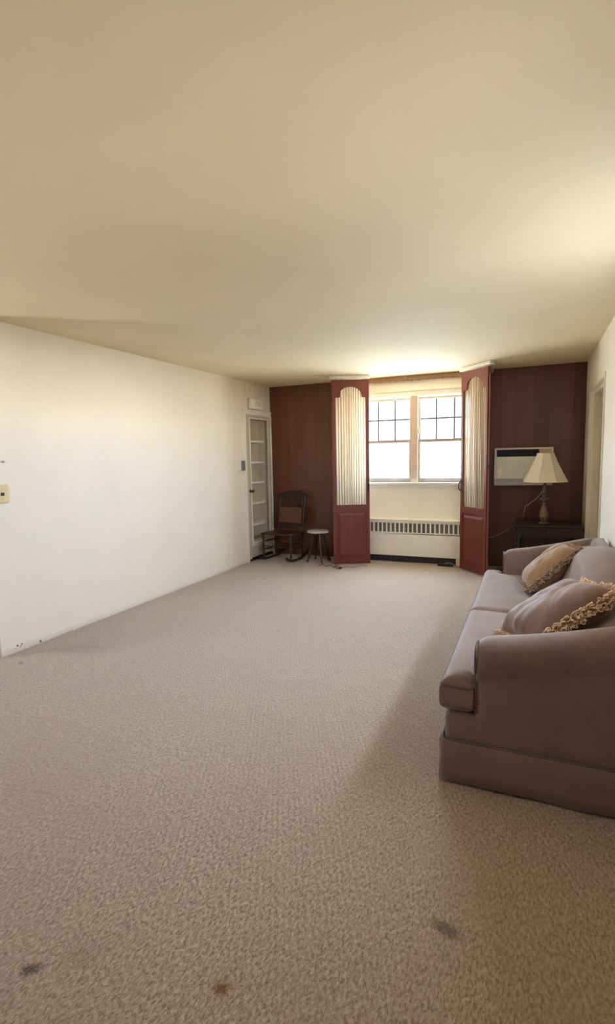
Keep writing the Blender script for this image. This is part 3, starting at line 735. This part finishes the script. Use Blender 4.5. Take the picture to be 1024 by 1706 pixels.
# ------------------------------------------------------------ stool
st = tag(empty('stool', (-2.665, 6.45, 0)), 'small round stool with grey stone-look top and splayed dark legs', 'stool')
bm = bmesh.new(); lathe(bm, [(.12, .398), (.143, .401), (.150, .410), (.150, .420), (.143, .428), (.05, .430), (.002, .430)], 36); link('stool_top', bm, m_marble, st, 35)['label'] = 'grey white stone-look round top'
bm = bmesh.new(); lathe(bm, [(.075, .372), (.085, .378), (.085, .397)], 28); link('hub', bm, m_dark, st, 40)
for k in range(4):
    a_ = R(38+90*k); c_, s_n = math.cos(a_), math.sin(a_); bm = bmesh.new()
    q = [(.070, .38), (.085, .30), (.10, .22), (.125, .12), (.142, .045), (.165, .0)]
    tube(bm, [(r*c_, r*s_n, z) for r, z in q], [.014, .018, .013, .017, .011, .015], 12); link('leg', bm, m_dark, st, 50)
bm = bmesh.new()
for k in (0, 1):
    a_ = R(38+90*k); tube(bm, [(-.118*math.cos(a_), -.118*math.sin(a_), .15+.0*k), (.118*math.cos(a_), .118*math.sin(a_), .15+.0*k)], .008, 8)
link('cross_stretcher', bm, m_dark, st, 40)

# ------------------------------------------------------------ sofa
sf = tag(empty('sofa', (0, 3.35, 0)), 'long mauve brown upholstered two-seat sofa along the right wall', 'sofa')
Y0, Y1 = 2.20, 4.50
def spart(name, bm, mat=m_sofa, smooth=60, par=sf):
    for v in bm.verts: v.co.y -= 3.35
    return link(name, bm, mat, par, smooth)
AW = .135
def arm_top(x):
    t_ = (x+.205)/.60; t_ = max(0, min(1, t_)); return .622+.02*min(1, (x+.205)/.05)+.12*t_**1.35
def arm(yo, s):
    """yo = outer face; s=+1 when the inside lies at larger y"""
    rings = []
    xs = [-.205, -.200, -.188, -.165, -.13, -.08, 0, .08, .16, .24, .32, .40, .46, .50]
    for i, x in enumerate(xs):
        zt = arm_top(x); k = {0: .72, 1: .85, 2: .95}.get(i, 1.0); dz = {0: .020, 1: .010, 2: .003}.get(i, 0)
        zt -= dz
        pr = [(.004, .185), (.000, .30), (.000, .44), (.000, zt-.165), (-.004, zt-.150), (-.018, zt-.125), (-.026, zt-.085), (-.024, zt-.045), (-.008, zt-.015), (.020, zt-.001), (.060, zt+.004), (.10, zt-.003), (.128, zt-.022), (AW, zt-.06), (AW, .40), (AW, .185)]
        c_ = AW/2
        rings.append([(x, yo+s*(c_+(y-c_)*k), z) for y, z in pr])
    bm = bmesh.new(); loft(bm, rings); return bm
spart('arm', arm(Y0, 1)); spart('arm', arm(Y1, -1))
def welt(pts, r=.005, closed=False): return tube(bmesh.new(), smooth_pts(pts, 5, closed) if not closed else smooth_pts(pts, 5, True)+[Vector(pts[0])], r, 6)
for yo, s in ((Y0, 1), (Y1, -1)):
    pr = [(.012, .32), (.008, .44), (.004, .49), (-.012, .53), (-.014, .58), (.006, .612), (.05, .622), (.10, .616), (.122, .59), (.124, .50)]
    spart('welt', welt([(-.205, yo+s*y, z) for y, z in pr], .0045), m_welt)
# base deck and skirt
def deck():
    bm = rbox(bmesh.new(), -.33, .50, Y0+.004, Y1-.004, .16, .312, .022, 4); return bm
spart('base', deck())
def skirt():
    bm = bmesh.new(); pts = []
    x0, x1, a, b = -.338, .50, Y0-.006, Y1+.006
    path = [(x1, a), (.1, a), (x0+.012, a), (x0+.003, a+.003), (x0, a+.012), (x0, 3.29), (x0, 3.31), (x0, b-.012), (x0+.003, b-.003), (x0+.012, b), (.1, b), (x1, b)]
    dense = []
    for i in range(len(path)-1):
        p, q = Vector(path[i]), Vector(path[i+1]); n = max(1, int((q-p).length/.03))
        for k in range(n): dense.append(p+(q-p)*k/n)
    dense.append(Vector(path[-1]))
    rows = []
    for j, z in enumerate((.19, .185, .12, .06, .012)):
        row = []
        for i, p in enumerate(dense):
            t = (dense[min(i+1, len(dense)-1)]-dense[max(i-1, 0)]).normalized(); n = Vector((t.y, -t.x))
            flare = -.006-.009*(.19-z)/.19 + .0025*math.sin(i*.55)*(.19-z)/.19*1.5
            if j == 0: flare = .002
            row.append((p.x+n.x*flare*(1), p.y+n.y*flare*(1), z + (.003*math.sin(i*.4) if j == 4 else 0)))
        rows.append(row)
    # n points inward or outward depending on direction: flip so the flare goes outward
    G = [[bm.verts.new(p) for p in r] for r in rows]
    for j in range(len(G)-1):
        for i in range(len(dense)-1): bm.faces.new((G[j][i], G[j][i+1], G[j+1][i+1], G[j+1][i]))
    return bm
sk = spart('skirt', skirt()); m_ = sk.modifiers.new('thick', 'SOLIDIFY'); m_.thickness = .006; m_.offset = 0
for (ya, yb_) in ((Y0+.012, Y0+.05), (3.30, 3.34), (Y1-.05, Y1-.012)):      # kick pleats on the front
    spart('kick_pleat', BX(-.352, -.340, ya, yb_, .012, .185))
spart('welt', welt([(.5, Y0-.008, .192), (.2, Y0-.008, .192), (-.1, Y0-.008, .192), (-.28, Y0-.008, .192), (-.318, Y0-.006, .192), (-.334, Y0+.001, .192), (-.341, Y0+.018, .192), (-.341, Y0+.06, .192), (-.341, 2.7, .192), (-.341, 3.3, .192), (-.341, 3.9, .192), (-.341, Y1-.06, .192), (-.341, Y1-.018, .192), (-.334, Y1-.001, .192), (-.318, Y1+.006, .192), (-.28, Y1+.008, .192), (.5, Y1+.008, .192)], .004), m_welt)
def tcushion(y_in0, y_in1, ear):
    """seat cushion; ear = (ya, yb) strip in front of the arm"""
    z0, z1, r = .314, .462, .042
    xa, xb, xe = -.345, .26, -.212
    ylo, yhi = min(y_in0, ear[0]), max(y_in1, ear[1])
    yj = y_in0 if ear[0] < y_in0 else y_in1
    def inside(x, y):
        if y_in0-1e-6 <= y <= y_in1+1e-6 and xa-1e-6 <= x <= xb+1e-6: return True
        return ear[0]-1e-6 <= y <= ear[1]+1e-6 and xa-1e-6 <= x <= xe+1e-6
    # outline segments
    if ear[0] < y_in0: out = [(xa, ear[0]), (xe, ear[0]), (xe, y_in0), (xb, y_in0), (xb, y_in1), (xa, y_in1)]
    else: out = [(xa, y_in0), (xb, y_in0), (xb, y_in1), (xe, y_in1), (xe, ear[1]), (xa, ear[1])]
    segs = [(Vector(out[i]), Vector(out[(i+1) % 6])) for i in range(6)]
    def dist(p):
        best = 9
        for a, b in segs:
            t = max(0, min(1, (p-a).dot(b-a)/(b-a).length_squared)); best = min(best, (p-(a+(b-a)*t)).length)
        return best
    off = [0, .002, .006, .012, .02, .03, .042]
    def axis(brk):
        vals = set()
        for b in brk:
            for o in off: vals.add(round(b+o, 4)); vals.add(round(b-o, 4))
        lo, hi = min(brk), max(brk); v = lo
        while v < hi: vals.add(round(v, 4)); v += .03
        vals = sorted(v for v in vals if lo-1e-6 <= v <= hi+1e-6); o = [vals[0]]
        for v in vals[1:]:
            if v-o[-1] > .0015 or any(abs(v-b) < 1e-6 for b in brk):
                if v-o[-1] <= .0015 and not any(abs(o[-1]-b) < 1e-6 for b in brk): o[-1] = v
                else: o.append(v)
        return o
    X, Y = axis([xa, xe, xb]), axis(sorted({ear[0], ear[1], y_in0, y_in1}))
    bm = bmesh.new(); T = {}; B = {}
    for i, x in enumerate(X):
        for j, y in enumerate(Y):
            if inside(x, y):
                dd = dist(Vector((x, y))); q = min(1, dd/r); h = r*(math.sqrt(1-(1-q)**2)-1)
                cr = .016*min(1, dd/.22)**.7
                wob = .004*noise.noise(Vector((x*6, y*6, 1)))*min(1, dd/.05)
                T[i, j] = bm.verts.new((x, y, z1+h+cr+wob)); B[i, j] = bm.verts.new((x, y, z0-h))
    edges = {}
    for i in range(len(X)-1):
        for j in range(len(Y)-1):
            ks = [(i, j), (i+1, j), (i+1, j+1), (i, j+1)]
            mx, my = (X[i]+X[i+1])/2, (Y[j]+Y[j+1])/2
            if all(k in T for k in ks) and inside(mx, my):
                bm.faces.new([T[k] for k in ks]); bm.faces.new([B[k] for k in reversed(ks)])
                for q in range(4):
                    e_ = frozenset((ks[q], ks[(q+1) % 4])); edges[e_] = edges.get(e_, 0)+1
    for e_, c in edges.items():
        if c == 1:
            a, b = tuple(e_); bm.faces.new((T[a], T[b], B[b], B[a]))
    # plump the front border a little
    for v in bm.verts:
        if v.co.x < -.30:
            v.co.x -= .010*math.cos((v.co.z-.388)/.074*math.pi/2.2)
    def ol(z, o):
        c = .012; pts = []
        n = 6
        for k in range(n):
            p0, p1, p2 = Vector(out[k-1]), Vector(out[k]), Vector(out[(k+1) % 6])
            a = p1+(p0-p1).normalized()*c*1.5; b = p1+(p2-p1).normalized()*c*1.5
            pts += [a, (a+b)/2*.6+p1*.4, b]
        full = []
        for k in range(len(pts)):
            p, q = pts[k], pts[(k+1) % len(pts)]; m = max(1, int((q-p).length/.05))
            for s in range(m):
                w_ = p+(q-p)*s/m; full.append((w_.x-(.004 if w_.x < -.33 else 0), w_.y, z))
        full.append(full[0]); return full
    return bm, [ol(z1-.030, 0), ol(z0+.026, 0)]
for (a, b, ear) in ((Y0+AW+.002, 3.292, (Y0-.002, Y0+AW+.002)), (3.300, Y1-AW-.002, (Y1-AW-.002, Y1+.002))):
    bm, wl_ = tcushion(a, b, ear)
    cu = spart('seat_cushion', bm, smooth=70)
    for wp in wl_:
        b2 = tube(bmesh.new(), wp, .0055, 6, caps=False)
        for v in b2.verts: v.co.y -= 3.35
        link('welt', b2, m_welt, cu, True)
# camel back
def backrest():
    rings = []; ys = [Y0+AW-.01+(Y1-Y0-2*AW+.02)*i/60 for i in range(61)]; yc = (Y0+Y1)/2; hl = (Y1-Y0)/2-AW+.01
    for y in ys:
        t_ = abs(y-yc)/hl; zt = .725+.135*(.5+.5*math.cos(math.pi*min(1, t_*1.0)))
        edge = min(1, (1-t_)/.10); k = math.sqrt(max(0, 1-(1-edge)**2)); x0 = .235-.045*k
        zt -= .03*(1-k)
        pr = [(.30, .20), (.24, .40), (x0+.005, .46), (x0-.008, .52), (x0+.0, .59), (x0+.028, .66), (x0+.06, zt-.07), (x0+.10, zt-.028), (x0+.15, zt-.004), (.40, zt+.004), (.45, zt-.004), (.49, zt-.03), (.512, zt-.08), (.512, .20)]
        P = [(x, y, z) for x, z in pr]; rings.append(P)
    return loft(bmesh.new(), rings)
spart('backrest', backrest(), smooth=80)
spart('back_frame', rbox(bmesh.new(), .40, .518, Y0+.02, Y1-.02, .18, .765, .045, 5))

# ------------------------------------------------------------ throw pillows with looped fringe
def pillow_mesh(sz, th, seed):
    bm = bmesh.new(); N = 44; rnd = random.Random(seed); o = Vector((seed*3.1, 0, 0))
    def co(i, j, s):
        u, v = i/N*2-1, j/N*2-1
        e_ = (1-u**4)*(1-v**4); h = th*max(0, e_)**.55
        pin = 1-.10*(1-abs(u)**1.5)*abs(v)**6-.0; pin2 = 1-.10*(1-abs(v)**1.5)*abs(u)**6
        wr = .5*noise.noise(Vector((u*2.2, v*2.2, s))+o)+.6*noise.noise(Vector((u*4+v*2, v*1.5, s*2))+o)
        crs = .018*math.exp(-((u*.8+v*.5-.35+.1*math.sin(v*4))/.07)**2)+.005*math.exp(-((u*.9-v*.4+.25)/.07)**2)*(v > -.2)
        h = h*(1+.16*wr)-(crs if s > 0 else 0)*min(1, e_*2)
        return Vector((u*sz/2*pin2, v*sz/2*pin, s*h))
    G = {s: [[bm.verts.new(co(i, j, s)) for j in range(N+1)] for i in range(N+1)] for s in (1, -1)}
    for s in (1, -1):
        for i in range(N):
            for j in range(N):
                q = (G[s][i][j], G[s][i+1][j], G[s][i+1][j+1], G[s][i][j+1]); bm.faces.new(q if s > 0 else q[::-1])
    bmesh.ops.remove_doubles(bm, verts=bm.verts, dist=2e-5)
    return bm
def fringe_mesh(sz, seed, ln=.036, dens=230):
    bm = bmesh.new(); rnd = random.Random(seed); h = sz/2
    per = []
    for side in range(4):
        for k in range(dens):
            t = (k+rnd.random())/dens*2-1; pin = 1-.10*(1-abs(t)**1.5)
            p, n = {0: ((t*h, -h*pin), (0, -1)), 1: ((h*pin, t*h), (1, 0)), 2: ((-t*h, h*pin), (0, 1)), 3: ((-h*pin, -t*h), (-1, 0))}[side]
            per.append((Vector((p[0], p[1], 0)), Vector((n[0], n[1], 0))))
    for p, n in per:
        t = Vector((-n.y, n.x, 0)); L = ln*rnd.uniform(.6, 1.15); up_ = rnd.uniform(-.9, .9); wv = rnd.uniform(.004, .008)
        d = (n+Vector((0, 0, up_))+t*rnd.uniform(-.5, .5)).normalized()
        s_ = (t+Vector((0, 0, rnd.uniform(-.6, .6)))).normalized()
        p = p-n*.006
        pts = [p, p+d*L*.5+s_*wv*.8, p+d*L*.9+s_*wv*1.1, p+d*L, p+d*L*.9-s_*wv*.7, p+d*L*.45-s_*wv*.4, p+t*.002]
        tube(bm, smooth_pts(pts, 2), rnd.uniform(.0022, .0032), 4, caps=False)
    return bm
def pillow(label, P_low, P_high, y_near, wy, sz, th, mat, fmat, seed, skew=0, fl=.036, fd=230):
    V = (Vector((P_high[0], 0, P_high[1]))-Vector((P_low[0], 0, P_low[1]))); V.normalize()
    U = Vector((math.sin(skew)*V.x, math.cos(skew), math.sin(skew)*V.z)).normalized(); V = (V-U*V.dot(U)).normalized(); W = U.cross(V)
    if W.z < 0: U, W = -U, -W
    cx = Vector(((P_low[0]+P_high[0])/2, y_near+wy/2, (P_low[1]+P_high[1])/2))
    r = empty('throw_pillow', cx); tag(r, label, 'pillow', 'fringed throw pillows on the sofa')
    m3 = Matrix((U, V, W)).transposed(); r.rotation_euler = m3.to_euler()
    body = link('cushion', pillow_mesh(sz, th, seed), mat, r, True)
    link('fringe', fringe_mesh(sz, seed, fl, fd), fmat, r, True)
    return r
pillow('tan velvet throw pillow with taupe fringe, near the far sofa arm', (-.03, .50), (.26, .77), 3.68, .40, .41, .088, m_pil1, m_fringe2, 3, R(-8))
pillow('brown velvet throw pillow with cream looped fringe behind the near sofa arm', (-.075, .545), (.285, .785), 2.43, .42, .46, .098, m_pil2, m_fringe, 8, R(-18), .046, 300)

# ------------------------------------------------------------ outside the window: pale lawn, bare tree and shrub, all blown out by daylight
lw = tag(link('lawn', BX(-9, 5, 10.5, 17, -.6, -.5), m_lawn), 'pale lawn beyond the window', 'lawn'); lw['kind'] = 'stuff'
tr = tag(empty('bare_tree', (-2.6, 11.6, -.5)), 'bare thin tree outside behind the left window sash', 'tree')
bm = bmesh.new(); rnd = random.Random(11)
def branch(p, d, L, r, depth):
    q = p; pts = [p]; dd = d.copy()
    for i in range(5):
        dd = (dd+Vector((rnd.uniform(-.15, .15), rnd.uniform(-.15, .15), rnd.uniform(-.02, .12)))).normalized(); q = q+dd*L/5; pts.append(q)
        if depth and i >= 1:
            nd = (dd+Vector((rnd.uniform(-1, 1), rnd.uniform(-.6, .6), rnd.uniform(.0, .6)))).normalized(); branch(q, nd, L*.6, r*.5, depth-1)
    tube(bm, pts, [r*(1-.13*i) for i in range(6)], 6)
branch(Vector((0, 0, 0)), Vector((0.05, 0, 1)), 3.6, .05, 3)
link('trunk', bm, m_bark, tr, 50)
def shrub(loc, rad_, n, label, hgt):
    r = tag(empty('shrub', loc), label, 'shrub')
    bm = bmesh.new(); q = random.Random(int(loc[0]*10))
    for k in range(9):
        a_ = q.random()*6.28; tube(bm, smooth_pts([(0, 0, 0), (rad_*.3*math.cos(a_), rad_*.3*math.sin(a_), hgt*.5), (rad_*.6*math.cos(a_), rad_*.6*math.sin(a_), hgt*.85)], 3), .012, 5)
    link('stem', bm, m_bark, r, 50)
    bm = bmesh.new()
    for k in range(n):
        v = Vector((q.gauss(0, 1), q.gauss(0, 1), q.gauss(0, 1))).normalized()*(q.random()**.35); p = Vector((v.x*rad_, v.y*rad_, hgt*.55+v.z*hgt*.45))
        a_ = Vector((q.gauss(0, 1), q.gauss(0, 1), q.gauss(0, 1))).normalized(); b_ = a_.orthogonal().normalized(); c_ = a_.cross(b_)*.02
        a_ = a_*.045
        vs = [bm.verts.new(p-a_), bm.verts.new(p+c_), bm.verts.new(p+a_), bm.verts.new(p-c_)]; bm.faces.new(vs)
    link('foliage', bm, m_leaf, r)
shrub((-1.45, 11.8, -.5), .75, 1100, 'leafy shrub outside behind the right window sash', 2.2)
shrub((-3.05, 12.2, -.5), .55, 500, 'smaller leafy shrub outside behind the left window sash', 1.9)
bpy.context.view_layer.update()
